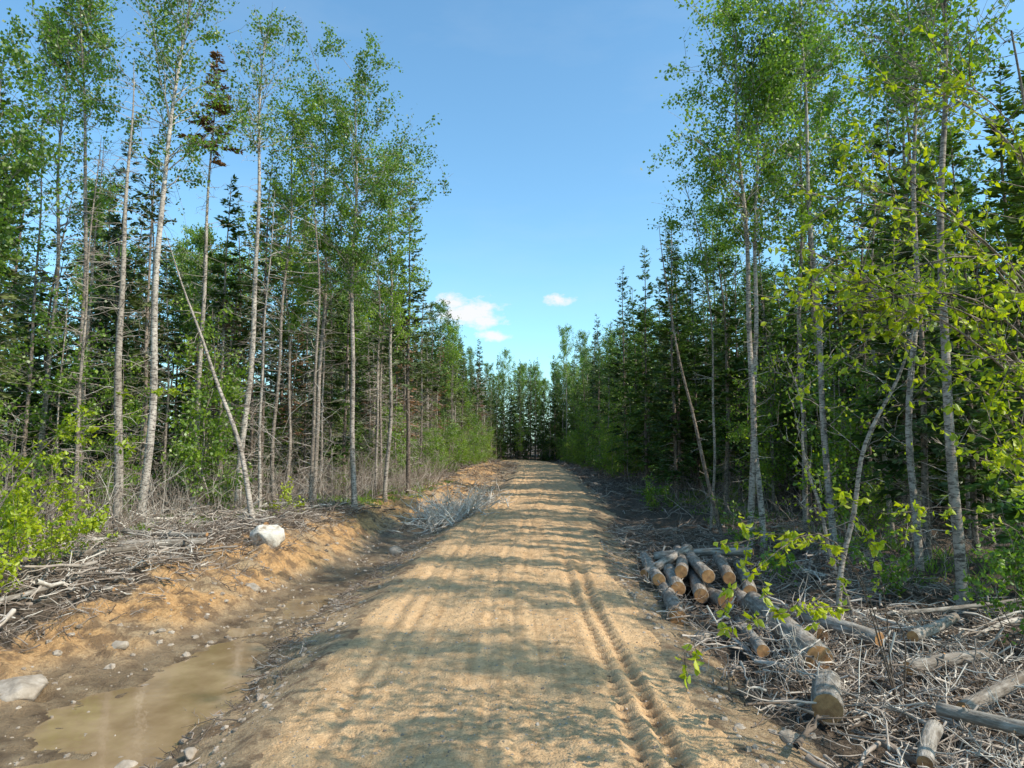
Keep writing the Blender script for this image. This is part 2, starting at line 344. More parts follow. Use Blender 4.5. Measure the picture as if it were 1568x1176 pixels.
hero('fir_tree',conifer(31,Ht=19.5,cs=.12,R=2.7,low=30,r0=.15,tw=32),10.6,54,FI)
hero('fir_tree',conifer(36,Ht=20.5,cs=.1,R=2.8,low=30,r0=.15,tw=32),10.6,64,FI)
hero('fir_tree',conifer(37,Ht=19.5,cs=.1,R=2.5,low=30,r0=.15,tw=32),11.7,48,FI)
hero('fir_tree',conifer(40,Ht=16,cs=.12,R=2.4,low=30,r0=.13,tw=30),13.6,23.5,FI)
hero('fir_tree',conifer(41,Ht=15,cs=.1,R=2.3,low=30,r0=.13,tw=30),14.6,19.5,FI)
hero('aspen_tree',aspen(32,Ht=22,top=(-.3,0),r0=.14,cs=.45,R=3.0,nl=12500),14.2,31,AS)
hero('aspen_tree',aspen(33,Ht=21.5,top=(.3,0),r0=.14,cs=.45,R=2.8,nl=10000),15.8,27,AS)
hero('birch_sapling',aspen(34,ctrl=[(0,0,-.3),(.35,0,1.7),(.75,0,3.2),(1.6,-.3,5.4),(2,-.4,7.2)],r0=.065,cs=.45,R=1.2,nl=450,ls=.09,low=8,nb=14),6.5,14.2,[B_aspen,M_near,M_dead])
hero('birch_sapling',aspen(35,ctrl=[(0,0,-.3),(-.3,0,1.5),(-.9,.1,3.8),(-1.1,.2,5.8)],r0=.045,cs=.45,R=.9,nl=250,ls=.09,low=8,nb=10),7.2,14.6,[B_aspen,M_near,M_dead])
# unseen trees right of / behind the viewpoint, added to dapple the road with shade
for i,(x,y,h,c,nl) in enumerate([(12.2,6.6,17.5,.5,6000),(9.9,2.6,12.5,.55,3600),(12.6,-.5,17,.5,5000),(10.2,-5,16,.5,4500),(12.6,11.5,17.5,.45,6500),(9.2,-1.5,11.5,.5,3000)]):
    hero('aspen_tree',aspen(50+i,Ht=h,top=(.3,0),r0=.13,cs=c,R=2.0,nl=nl,low=20),x,y,AS)

# ------------------------------------------------------------ forest mass
forest=bpy.data.objects.new('forest_trees',None); COL.objects.link(forest)
def eL(y): return np.interp(y,[0,20,28,33,42,60,80,110,125],[-15,-14.5,-14,-10.5,-8,-7.4,-6.4,-4.4,-3.6])
def eR(y): return np.interp(y,[0,14,25,40,55,70,100,125],[13,13,12.2,11.6,11.4,11.2,10.8,9.8])
cells={}
def free(x,y,d):
    cx,cy=int(x//3),int(y//3)
    for i in (-1,0,1):
        for j in (-1,0,1):
            for (a,b_) in cells.get((cx+i,cy+j),[]):
                if (a-x)**2+(b_-y)**2<d*d: return False
    cells.setdefault((cx,cy),[]).append((x,y)); return True
for o in list(bpy.data.objects):
    if o.type=='MESH': free(o.location.x,o.location.y,.1)
cnt=0
def put(x,y,side,depth):
    global cnt
    u=rng.uniform()
    if side==0: ch=[P_fi]*86+[P_as]*14
    elif side<0: ch=([P_as]*22+[P_fi]*8+[P_po]*26+[P_de]*44) if depth<8 else ([P_as]*20+[P_fi]*54+[P_po]*16+[P_de]*10)
    elif y>36: ch=[P_as]*10+[P_fi]*70+[P_po]*14+[P_de]*6
    else: ch=[P_as]*20+[P_fi]*54+[P_po]*16+[P_de]*10
    pr=ch[int(u*100)]; me=pr[rng.integers(len(pr))]
    s=rng.uniform(.82,1.10)
    if side>0: s*=float(np.interp(y,[55,75],[1,1.15])) if pr is not P_as else .98
    elif side<0: s*=float(np.interp(y,[50,80],[1,1.08])) if pr is not P_as else .98
    if side==0: s=(s*.85,s*.85,s*rng.uniform(.95,1.25))
    o=obj('tree_%d'%cnt,me,(x,y,gz(x,y)-.05),rng.uniform(0,6.28),s,forest); cnt+=1
for (n,y0,y1,wd,dmin) in ((640,14,60,30,1.75),(470,60,128,18,2.0)):
    for side in (-1,1):
        for _ in range(n):
            y=rng.uniform(y0,y1); dep=rng.uniform(0,1)**1.0*wd
            if y<30 and dep<3 and rng.uniform()<.3: continue
            x=eL(y)-dep if side<0 else eR(y)+dep
            if abs(x)>.78*y+4: continue
            if free(x,y,dmin if (side>0 or dep>8) else 1.9): put(x,y,side,dep)
for _ in range(1300):   # wall of spruce and fir where the road bends out of sight
    x=rng.uniform(-30,38); y=rng.uniform(122,168)
    if abs(x-xc(y))<4.2 and y<136: continue
    if y<128 and eL(y)<x<eR(y): continue
    if free(x,y,1.8): put(x,y,0,5)
und=bpy.data.objects.new('understory_plants',None); COL.objects.link(und)
for _ in range(640):
    y=rng.uniform(15,125); sd=rng.choice([-1,1]); dep=rng.uniform(-.3,22)
    x=eL(y)-dep if sd<0 else eR(y)+dep
    if abs(x)>.78*y+2: continue
    u=rng.uniform()
    if dep>6: pr=P_sf if u<.75 else P_sa
    else: pr=P_sa if u<.5 else P_sh
    if dep<5 and rng.uniform()<.35: continue
    obj('plant_%d'%_,pr[rng.integers(len(pr))],(x,y,gz(x,y)),rng.uniform(0,6.28),rng.uniform(.6,1.1),und)
for _ in range(50):   # saplings at far road edge
    y=rng.uniform(55,128); sd=rng.choice([-1,-1,1]); x=(eL(y)+rng.uniform(-1,.8)) if sd<0 else eR(y)-rng.uniform(0,1.0)
    pr=P_sa if rng.uniform()<.6 else P_sh
    obj('edge_plant_%d'%_,pr[rng.integers(len(pr))],(x,y,gz(x,y)),rng.uniform(0,6.28),rng.uniform(.5,1.0),und)
for _ in range(46):   # undergrowth closing the bend
    y=rng.uniform(129,140); x=rng.uniform(-8,13)
    if abs(x-xc(y))<2.6 and y<133: continue
    pr=P_sf if rng.uniform()<.65 else P_sa
    obj('bend_plant_%d'%_,pr[rng.integers(len(pr))],(x,y,gz(x,y)),rng.uniform(0,6.28),rng.uniform(.6,1.2),und)

# ------------------------------------------------------------ near leafy shrubs and saplings
SH=[B_fir,M_near]; SH2=[B_fir,M_shrub]
for i,(x,y,h,nl,ns) in enumerate([(-11.2,15.3,3.2,1500,10),(-12.6,17.5,3.6,1500,9),(-10.8,14.2,1.7,700,8),(-13.5,19.5,3.6,1200,8),(-11.4,17.0,2.2,700,6),
        (9.6,13.2,3.2,700,7),(11.2,15.2,4.2,900,8),(9.2,17.5,2.6,500,6),(7.5,19.5,1.8,300,5),(8.2,40,2.6,900,8),(10.3,12.4,4.6,800,6),(7.6,23.5,2.4,350,5),(-9.3,29,1.6,400,5)]):
    m_=SH if x<0 else SH2
    obj('leafy_shrub',shrub(40+i,Ht=h,R=1.4,ns=ns,nl=nl,ls=.115,oval=True).mesh('leafy_shrub',m_),(x,y,gz(x,y)))
def sprig(seed,stems,nl,ls,sub=9,subl=.55,mats=SH):
    r=np.random.default_rng(seed); b=MB(); tot=len(stems)
    for ctrl,r0,leafy in stems:
        P,t=path(ctrl,14,r,.02); b.tubes(P,r0*(1-.8*t),6,0,.5)
        if not leafy: continue
        m=sub; q=r.uniform(leafy,1,m); T=np.gradient(P,axis=0); T/=np.linalg.norm(T,axis=1,keepdims=True)
        D=at(T,t,q)*.7+r.normal(size=(m,3))*.55; D/=np.linalg.norm(D,axis=1,keepdims=True)
        B=branches(at(P,t,q),D,r.uniform(.4,1.2,m)*subl,5,r.normal(-.1,.15,m),r,.04)
        b.tubes(B,np.linspace(1,.4,5)[None]*np.full((m,1),min(.006,r0*.5)),3,0,.5)
        n=nl; li=r.integers(0,m,n); C=onb(B,r.uniform(.15,1,n),li)+r.normal(size=(n,3))*.012
        Dl=r.normal(size=(n,3))*.8; Dl[:,2]-=.7
        b.leaves(C,Dl,ls*r.uniform(.55,1.2,n),.6,np.clip(r.normal(.55,.25,n),0,1),1,oval=True,flat=.6,r=r)
    return b
# overhanging young birch rooted just outside the right of the view
st=[([(6.6,7.6,-.5),(6.4,7.6,2.5),(6.0,7.4,5),(5.6,7.3,8.2)],.05,0)]
for k,(z0,x1,y1,z1,x2,z2) in enumerate([(2.6,5.2,7.2,4.0,4.0,4.7),(3.2,5.0,7.0,4.8,3.4,5.3),(3.6,5.0,7.6,5.3,3.2,5.7),(4.2,4.9,6.8,5.6,3.0,5.0),(4.4,4.9,7.3,6.1,3.7,6.8),
      (5.0,4.9,7.7,6.4,3.6,6.5),(5.2,5.0,6.6,6.9,4.2,7.3),(3.0,5.3,6.5,4.3,4.2,4.4),(4.0,4.7,6.9,5.2,2.7,4.85),(6.3,5.2,7.6,7.6,4.2,7.6),
      (4.6,4.8,7.0,5.9,3.1,6.1),(3.9,4.9,7.4,5.0,3.5,5.0),(2.2,5.4,7.0,3.3,4.6,3.7),(3.4,4.6,6.8,4.7,2.9,5.5),(3.8,4.6,7.2,5.2,3.2,4.3)]):
    st.append(([(6.25,7.5,z0),(x1,y1,z1),(x2,y1-.2,z2)],.017,.22))
obj('young_birch_tree',sprig(71,st,210,.09,sub=22,subl=.8).mesh('young_birch_tree',SH))
# thin arching stems hanging low over the slash
st=[([(5.9,10.8,-.5),(5.2,10.3,1.5),(4.2,9.4,2.6),(2.9,8.4,2.1),(1.75,7.5,1.25)],.014,.45),
    ([(5.9,10.8,-.5),(5.4,10.2,1.8),(4.6,9.6,2.9)],.012,.5),([(6.0,10.8,-.5),(5.5,9.8,1.2),(4.0,8.8,1.6),(2.2,7.8,1.5)],.012,.6),
    ([(5.9,10.8,-.5),(5.0,10.0,1.9),(3.6,9.2,2.5),(2.7,8.6,2.3)],.012,.5)]
obj('maple_sapling',sprig(72,st,120,.115,sub=12,subl=.36).mesh('maple_sapling',SH))
st=[([(-12.0,15.0,.2),(-10.6,15.0,3.2),(-8.6,15.0,4.9),(-7.0,14.8,4.6)],.02,.55),([(-12.0,15.0,.2),(-11.2,15.0,3.2),(-9.3,15.0,4.1),(-8.3,15,3.7)],.02,.5)]
obj('maple_sapling',sprig(73,st,150,.13,sub=10,subl=.5).mesh('maple_sapling',SH))
st=[([(8.8,11.2,-.4),(8.6,11,2.0),(7.9,10.7,3.2),(6.9,10.4,3.4)],.018,.4),([(8.8,11.2,-.4),(8.9,11,2.5),(8.3,10.7,4.2)],.018,.4),([(9.5,12,-.4),(9.0,12,2),(7.6,12,2.6),(6.6,12,2.3)],.014,.5)]
obj('maple_sapling',sprig(74,st,110,.12,sub=11,subl=.6).mesh('maple_sapling',SH))

# ------------------------------------------------------------ slash (branch litter)
def slash(b,x,y,lift,L,rad,elsd=.2,elm=0.,tw=4,vals=(.2,.95),seed=1):
    r=np.random.default_rng(seed); n=len(x); az=r.uniform(0,6.28,n); D=dirs(az,r.normal(elm,elsd,n))
    c=np.stack([x,y,H(x,y)+lift],1); base=c-D*(L*.5*(1 if elm==0 else 0))[:,None]
    B=branches(base,D,L,6,r.normal(-.05,.12,n),r,.055)
    v=r.uniform(vals[0],vals[1],n)
    b.tubes(B,np.linspace(1,.35,6)[None]*rad[:,None],5,0,v)
    m=n*tw
    if m:
        idx=r.integers(0,n,m); q=r.uniform(.15,1,m); D2=D[idx]*.8+r.normal(size=(m,3))*.55; D2/=np.linalg.norm(D2,axis=1,keepdims=True)
        B2=branches(onb(B,q,idx),D2,L[idx]*r.uniform(.15,.45,m),4,r.normal(0,.2,m),r,.07)
        b.tubes(B2,np.linspace(1,.35,4)[None]*(rad[idx]*.5)[:,None],3,0,v[idx])
def lens(n,a=.4,b_=2.6): return a+(b_-a)*rng.beta(1.3,3,n)
def rads(n): return .006+.055*rng.beta(1.1,5.5,n)
# right slash field
b=MB(); n=3000; y=5+27*rng.uniform(0,1,n)**1.25; x=xc(y)+3.45+rng.uniform(0,1,n)**.9*(8)
slash(b,x,y,rng.uniform(.0,.35,n),lens(n,.3,2.2),rads(n),seed=2,vals=(.0,.85))
n=130; y=5+20*rng.uniform(0,1,n); x=xc(y)+4.3+rng.uniform(0,1,n)*6; slash(b,x,y,rng.uniform(.05,.3,n),lens(n,1.0,2.8),.028+.04*rng.uniform(size=n)**2,elsd=.15,seed=3,vals=(.2,1))
n=900; y=5+10*rng.uniform(0,1,n); x=4.4+rng.uniform(0,1,n)*4.2; slash(b,x,y,rng.uniform(.1,.6,n),lens(n,.3,1.4),.007+.013*rng.uniform(size=n),elsd=.5,tw=6,seed=4,vals=(.35,1))
obj('slash_debris',b.mesh('slash_debris',[M_dead]))
# left slash field
b=MB(); n=2900; y=10.5+23*rng.uniform(0,1,n); x=-8.2-rng.uniform(0,1,n)**1.1*8.5-(1-sstep(11,19,y))*1.3+sstep(22,34,y)*1.3
slash(b,x,y,rng.uniform(.0,.35,n),lens(n,.3,2.2),rads(n),seed=5,vals=(.0,.9))
n=150; y=11+20*rng.uniform(0,1,n); x=-8.9-rng.uniform(0,1,n)*6; slash(b,x,y,rng.uniform(.05,.35,n),lens(n,1.2,2.8),.025+.04*rng.uniform(size=n)**2,elsd=.15,seed=6,vals=(.4,1))
n=420; y=7+24*rng.uniform(0,1,n); x=xc(y)-3.7-rng.uniform(0,1,n)*.9; slash(b,x,y,rng.uniform(.0,.08,n),lens(n,.2,1.2),.004+.014*rng.uniform(size=n)**2,elsd=.15,seed=16,vals=(.05,.7))
n=420; y=9+22*rng.uniform(0,1,n); x=-7.1-(1-sstep(11,19,y))*1.9-rng.uniform(0,1,n)*1.3; slash(b,x,y,rng.uniform(.0,.1,n),lens(n,.3,1.0),.006+.014*rng.uniform(size=n)**2,elsd=.55,seed=17,vals=(.0,.7))
obj('slash_debris',b.mesh('slash_debris',[M_dead]))
# standing brush at the forest edge + far debris
b=MB(); n=2100; y=rng.uniform(17,60,n); x=eL(y)+2.2-rng.uniform(0,1,n)*7
slash(b,x,y,rng.uniform(0,.2,n),lens(n,.7,4.0),.006+.011*rng.uniform(size=n),elm=.9,elsd=.4,tw=5,seed=7,vals=(.15,.85))
n=800; y=rng.uniform(16,60,n); x=eR(y)-2.5+rng.uniform(0,1,n)*6
slash(b,x,y,rng.uniform(0,.2,n),lens(n,.7,2.4),.006+.011*rng.uniform(size=n),elm=.7,elsd=.4,tw=5,seed=8,vals=(.1,.8))
n=1700; y=rng.uniform(30,125,n); sd=rng.uniform(size=n)<.5
x=np.where(sd,xc(y)-3.4-rng.uniform(0,1,n)*(xc(y)-3.4-eL(y)),xc(y)+3.5+rng.uniform(0,1,n)*np.maximum(eR(y)-xc(y)-3.5,.5))
slash(b,x,y,rng.uniform(0,.35,n),lens(n,.6,3),rads(n)*1.3,seed=9,tw=3,vals=(.0,.8))
obj('dead_brush',b.mesh('dead_brush',[M_dead]))
b=MB(); n=230; y=rng.normal(36.5,2.0,n); x=-2.7+rng.normal(0,.75,n)-(38-y)*.18; slash(b,x,y,rng.uniform(0,.3,n),lens(n,1.0,2.8),.018+.028*rng.uniform(size=n),elm=.35,elsd=.35,tw=6,seed=10,vals=(.9,1))
obj('brush_pile',b.mesh('brush_pile',[M_dead]))
b=MB(); n=20000; cxs=rng.uniform(size=(360,2)); gy=12+cxs[:,0]*45; gs=rng.uniform(size=360)<.55
gx=np.where(gs,eL(gy)+2.5-cxs[:,1]*4,eR(gy)-2.2+cxs[:,1]*4)
k=rng.integers(0,360,n); x=gx[k]+rng.normal(0,.22,n); y=gy[k]+rng.normal(0,.22,n)
C=np.stack([x,y,H(x,y)-.02],1); D=rng.normal(size=(n,3))*.5; D[:,2]=1
b.leaves(C,D,rng.uniform(.12,.4,n),.12,rng.uniform(.2,1,n),0)
obj('grass_tufts',b.mesh('grass_tufts',[M_shrub]))

# ------------------------------------------------------------ logs
t=NT('log_bark'); co=t.coord(); n1=t.noise(t.mapping(co,(5,5,1.2)),3,6,.65); n2=t.noise(co,2.2,3); rnd=t.n('ShaderNodeObjectInfo').outputs['Random']
c=t.ramp(n1,[(.3,(.09,.075,.06)),(.48,(.32,.28,.235)),(.68,(.56,.51,.45))])
c=t.mix(t.ramp(n2,[(.4,(0,0,0)),(.65,(.7,.7,.7))]),c,(.17,.125,.09))
M_lbark=t.bsdf(t.mix(t.math('MULTIPLY',rnd,.6),c,(.5,.42,.36),'MULTIPLY'),.9,n1,.04)
t=NT('cut_wood'); co=t.coord(); sx=t.n('ShaderNodeSeparateXYZ'); t.l(co,sx.inputs[0]); rnd=t.n('ShaderNodeObjectInfo').outputs['Random']
rr=t.math('SQRT',t.math('ADD',t.math('POWER',sx.outputs[0],2.),t.math('POWER',sx.outputs[1],2.)))
rn=t.math('ADD',rr,t.math('MULTIPLY',t.noise(co,6,3),.03)); rg=t.math('SINE',t.math('MULTIPLY',rn,420.))
c=t.mix(t.math('MULTIPLY_ADD',rg,.3,.5),(.50,.25,.10),(.66,.38,.17)); c=t.mix(t.ramp(t.noise(co,9,3),[(.4,(0,0,0)),(.7,(.7,.7,.7))]),c,(.24,.11,.05))
M_cut=t.bsdf(t.mix(t.math('MULTIPLY',rnd,.6),c,(.5,.45,.42),'MULTIPLY'),.8,rg,.002)
def log(name,p0,p1,r0,r1,seed,parent=None):
    r=np.random.default_rng(seed); p0=Vector(p0); p1=Vector(p1); L=(p1-p0).length; S=14; K=22
    V=[];F=[];mi=[]
    bx,by=r.normal(0,.03,2)*L*.5
    for i in range(S):
        f=i/(S-1); rad=r0*(1-f)+r1*f
        for j in range(K):
            a=j*2*math.pi/K; rr_=rad*(1+.09*float(fbm(np.array(math.cos(a)*1.3+seed),np.array(math.sin(a)*1.3+f*L*1.1),3,3))+.02*math.sin(9*a+f*5))
            V.append((rr_*math.cos(a)+bx*math.sin(math.pi*f),rr_*math.sin(a)+by*math.sin(math.pi*f),f*L))
    for i in range(S-1):
        for j in range(K):
            F.append((i*K+j,i*K+(j+1)%K,(i+1)*K+(j+1)%K,(i+1)*K+j)); mi.append(0)
    for e,zz in ((0,0),(S-1,L)):
        s0=len(V)
        for j in range(K):
            v=V[e*K+j]; V.append((v[0]*.93,v[1]*.93,zz+(-.004 if e==0 else .004)))
        for j in range(K):
            q=(e*K+j,e*K+(j+1)%K,s0+(j+1)%K,s0+j); F.append(q if e else q[::-1]); mi.append(0)
        cidx=len(V); V.append((0,0,zz+(-.006 if e==0 else .006)))
        for j in range(K):
            F.append((s0+j,s0+(j+1)%K,cidx)); mi.append(1)
    for _ in range(int(L*1.5)):
        f=r.uniform(.1,.9); a=r.uniform(0,6.28); rad=r0*(1-f)+r1*f; l=r.uniform(.03,.12); s0=len(V)
        for rr_,q in ((rad*.9,.025),(rad+l,.018)):
            for j in range(6):
                b_=j*math.pi/3
                V.append((rr_*math.cos(a)-q*math.cos(b_)*math.sin(a),rr_*math.sin(a)+q*math.cos(b_)*math.cos(a),f*L+q*math.sin(b_)))
        for j in range(6): F.append((s0+j,s0+(j+1)%6,s0+6+(j+1)%6,s0+6+j)); mi.append(0)
        F.append(tuple(s0+6+j for j in range(6))); mi.append(1)
    me=bpy.data.meshes.new(name); me.from_pydata(V,[],F); me.materials.append(M_lbark); me.materials.append(M_cut)
    me.polygons.foreach_set('material_index',mi); me.polygons.foreach_set('use_smooth',[m==0 for m in mi]); me.update()
    o=bpy.data.objects.new(name,me); COL.objects.link(o)
    o.rotation_mode='QUATERNION'; o.rotation_quaternion=(p1-p0).to_track_quat('Z','Y'); o.location=p0
    if parent: o.parent=parent
    return o
log('fallen_log',(5.2,11.9,-.08),(5.45,15.8,.0),.25,.21,1)
log('fallen_log',(4.35,9.75,-.08),(4.85,10.85,-.1),.22,.21,2)
pile=bpy.data.objects.new('log_pile',None); COL.objects.link(pile)
for i,(a,c_,r0) in enumerate([((3.5,14.8,-.1),(3.95,18.6,-.12),.19),((4.1,17.2,-.02),(4.6,21.3,-.05),.18),((4.55,16.8,-.1),(5.3,21.0,-.1),.18),
    ((4.95,16.2,-.08),(5.5,21.4,-.05),.19),((5.4,15.7,-.15),(6.0,19.5,-.15),.18),((4.3,17.7,.3),(5.1,21.4,.28),.17),((3.6,18.9,.0),(5.2,20.3,.48),.15),((4.85,17.2,.28),(5.4,21.6,.28),.17),
    ((3.75,17.8,.08),(4.1,21.6,.05),.17),((5.8,17.0,-.05),(6.7,20.6,-.05),.17),((4.3,20.9,.15),(6.8,19.6,.5),.13),((5.4,17.3,.22),(6.1,20.9,.22),.16)]):
    log('log_%d'%i,a,c_,r0,r0*.85,10+i,pile)
for i,(a,c_,r0,r1) in enumerate([((6.7,12.8,.0),(5.95,14.2,.05),.14,.15),((6.3,11.2,.0),(7.9,11.7,.05),.11,.10),((-11.0,19.4,.7),(-8.9,20.2,.7),.13,.11),((-12.6,22.0,.8),(-9.2,20.9,.8),.08,.06),
    ((5.3,8.9,.02),(4.7,8.1,-.05),.10,.09),((7.8,14.6,.0),(12.4,14.9,.45),.05,.035),((6.0,9.4,.05),(7.6,10.4,.15),.10,.08),((5.9,13.4,-.1),(6.4,15.4,-.05),.14,.12),((4.5,12.6,-.15),(4.7,14.4,-.15),.12,.11),
    ((-11.0,16.4,.5),(-8.9,15.6,.3),.07,.05),((-12.2,17.2,.65),(-10.0,18.6,.75),.1,.08),((-10.3,14.0,.4),(-9.8,16.2,.55),.06,.05),((-8.6,24.2,.7),(-10.2,26.0,.75),.11,.09),((6.6,8.2,.15),(5.6,9.3,.1),.09,.08),((7.2,12.6,.1),(8.6,13.6,.2),.11,.09)]):
    log('fallen_log',a,c_,r0,r1,31+i)

# ------------------------------------------------------------ rocks and gravel
t=NT('rock'); co=t.coord(); n1=t.noise(co,6,6,.6); v=t.attr('v')
c=t.ramp(n1,[(.3,(.27,.225,.175)),(.55,(.42,.36,.295)),(.75,(.54,.48,.41))])
M_rock=t.bsdf(t.mix(.7,c,t.ramp(v,[(0,(.4,.32,.25)),(1,(1.15,1.1,1.05))]),'MULTIPLY'),.85,n1,.03)
t=NT('pale_boulder'); co=t.coord(); n1=t.noise(co,4,6,.65)
M_boul=t.bsdf(t.ramp(n1,[(.34,(.30,.22,.15)),(.45,(.58,.51,.42)),(.7,(.74,.70,.63))]),.85,n1,.05)
def cubesphere(n):
    vs={};V=[];F=[]
    def g(p):
        k=tuple(round(c,4) for c in p)
        if k not in vs:
            vs[k]=len(V); q=np.array(p,float); V.append(q/np.linalg.norm(q))
        return vs[k]
    for ax in range(3):
        for sg in (-1,1):
            for i in range(n):
                for j in range(n):
                    q=[]
                    for (a,c) in ((0,0),(1,0),(1,1),(0,1)):
                        u=math.tan(((i+a)/n*2-1)*math.pi/4); w=math.tan(((j+c)/n*2-1)*math.pi/4); p=[0,0,0]; p[ax]=sg; p[(ax+1)%3]=u; p[(ax+2)%3]=w; q.append(g(p))
                    F.append(q if sg>0 else q[::-1])
    return np.array(V),np.array(F)
def boulder(name,x,y,z,s,seed,mat,n=10):
    V,F=cubesphere(n); r=np.random.default_rng(seed); 
    for _ in range(9):
        d=r.normal(size=3); d/=np.linalg.norm(d); h=r.uniform(.6,.85); q=V@d; V=V-np.outer(np.maximum(q-h,0)*.9,d)
    V=V*(1+.14*fbm(V[:,0]*1.7+seed,V[:,1]*1.7+V[:,2]*1.4,4,seed)[:,None]+.04*fbm(V[:,0]*8,V[:,1]*8+V[:,2]*7,2,seed)[:,None])
    b=MB(); b.add(V*np.array(s),F,0,.7,True); obj(name,b.mesh(name,[mat]),(x,y,z),seed)
boulder('boulder',-7.9,22.2,.52,(.60,.52,.55),0,M_boul,16)
boulder('boulder',-8.1,11.6,-.5,(.5,.42,.34),24,M_rock,14)
for i,(x,y,s) in enumerate([(-4.75,8.0,.24),(-4.1,7.7,.19),(-5.2,8.6,.18),(-4.4,26.5,.3),(3.7,13.7,.2),(-4.3,8.6,.14),(-4.9,7.4,.22),(-6.9,9.3,.12),(-7.6,13.6,.15),(-6.9,18.6,.18),(3.6,9.2,.13),(-4.5,7.3,.17),(-5.4,7.9,.14),(-3.9,8.3,.12),(-5.1,9.4,.13),(-4.2,9.3,.1),(-6.3,8.3,.13)]):
    boulder('boulder',x,y,gz(x,y)+s*.2,(s*1.2,s,s*.75),50+i,M_boul if i in(0,6,11) else M_rock,8)
V0,F0=cubesphere(2)
def gravel(name,x,y,z,sz,seed):
    r=np.random.default_rng(seed); n=len(x); V=V0[None]*r.uniform(.7,1.25,(n,len(V0),1))
    V=V*r.uniform(.55,1.2,(n,1,3))*sz[:,None,None]; a=r.uniform(0,6.28,n)[:,None]; X=V[:,:,0]*np.cos(a)-V[:,:,1]*np.sin(a); Y=V[:,:,0]*np.sin(a)+V[:,:,1]*np.cos(a)
    V=np.stack([X+x[:,None],Y+y[:,None],V[:,:,2]*.75+z[:,None]],-1); F=(np.arange(n)*len(V0))[:,None,None]+F0[None]
    b=MB(); b.add(V,F,0,np.repeat(r.uniform(0,1,n),len(F0)),False); obj(name,b.mesh(name,[M_rock]))
n=5500; y=6+24*rng.uniform(size=n)**1.5; s=rng.uniform(-3.1,3.1,n); x=xc(y)+s; gravel('road_gravel',x,y,Hroad(x,y),.007+.024*rng.uniform(size=n)**5,1)
n=5200; y=6+26*rng.uniform(size=n)**1.3; x=xc(y)-3.1-rng.beta(1.,1.6,n)*6; gravel('ditch_stones',x,y,H(x,y)-.005,.012+.075*rng.uniform(size=n)**6,2)
n=1500; y=6+20*rng.uniform(size=n); x=xc(y)+3.0+rng.uniform(size=n)**2*2.5; gravel('shoulder_stones',x,y,H(x,y),.012+.06*rng.uniform(size=n)**5,3)

# ------------------------------------------------------------ ground, road, puddle
def grid(name,xs,ys,zf,mat,zone=None,xoff=None):
    X,Y=np.meshgrid(xs,ys); 
    if xoff is not None: X=X+xoff(Y)
    Z=zf(X,Y); V=np.stack([X,Y,Z],-1); ny,nx=X.shape
    i=(np.arange(ny-1)[:,None]*nx+np.arange(nx-1)[None]); F=np.stack([i,i+1,i+nx+1,i+nx],-1)
    b=MB(); b.add(V,F,0,.5,True); me=b.mesh(name,[mat])
    if zone is not None:
        c=zone(X,Y,Z).reshape(-1,4).astype(np.float32); a=me.color_attributes.new('zone','FLOAT_COLOR','POINT'); a.data.foreach_set('color',c.ravel())
    return obj(name,me)
xs=np.r_[-900,-500,-250,-140,np.arange(-90,-16,4),np.arange(-16,13,.08),np.arange(13,90,4),140,250,500,900]
ys=np.r_[-300,-100,-40,np.arange(-20,4,2),np.arange(4,32,.08),np.arange(32,60,.3),np.arange(60,180,1.2),200,260,400,700,1500]
def zone(X,Y,Z):
    s=X-xc(Y)
    nz=fbm(X*.9,Y*.9,4,31)
    sand=sstep(-9.8,-8.2,s+nz*1.8)*(1-sstep(3.5,4.4,s+nz*.6))
    wet=(1-sstep(-.62,-.42,Z+nz*.08))*(s<-3)*1.
    orange=sstep(-9.8,-8.6,s)*(1-sstep(-6.0,-4.6,s))*sstep(-.58,-.2,Z)*sstep(-.5,.05,nz)
    return np.stack([sand,wet,orange,np.ones_like(s)],-1)
t=NT('ground'); co=t.coord(); z=t.n('ShaderNodeAttribute'); z.attribute_name='zone'; sp=t.n('ShaderNodeSeparateColor'); t.l(z.outputs['Color'],sp.inputs[0])
nf=t.noise(co,14,6,.7); nm=t.noise(co,2.2,5,.6); nb_=t.noise(co,45,4,.7)
litter=t.ramp(nf,[(.3,(.035,.026,.019)),(.5,(.115,.083,.057)),(.7,(.27,.205,.15))])
sandc=t.ramp(nf,[(.25,(.24,.15,.08)),(.5,(.50,.345,.195)),(.75,(.66,.48,.30))])
sandc=t.mix(sp.outputs[2],sandc,t.ramp(nf,[(.25,(.36,.18,.07)),(.55,(.68,.39,.165)),(.8,(.76,.49,.25))]))
sandc=t.mix(t.ramp(nm,[(.47,(0,0,0)),(.6,(.8,.8,.8))]),sandc,(.18,.112,.063))
mud=t.ramp(nm,[(.35,(.13,.082,.045)),(.55,(.27,.185,.105)),(.7,(.40,.29,.175))])
sm=t.math('ADD',sp.outputs[0],t.math('MULTIPLY',t.math('SUBTRACT',nf,.5),.9),clamp=True)
sm=t.ramp(sm,[(.35,(0,0,0)),(.65,(1,1,1))])
c=t.mix(sm,litter,sandc); c=t.mix(sp.outputs[1],c,mud)
hgt=t.math('ADD',t.math('MULTIPLY',nf,1.),t.math('MULTIPLY',nb_,.35))
rough=t.math('SUBTRACT',.95,t.math('MULTIPLY',sp.outputs[1],.55))
M_ground=t.bsdf(c,rough,hgt,.10,spec=.35)
def Hg(x,y):
    s=np.abs(x-xc(y)); return H(x,y)-.08*(1-sstep(2.2,2.8,s))
grid('ground',xs,ys,Hg,M_ground,zone)
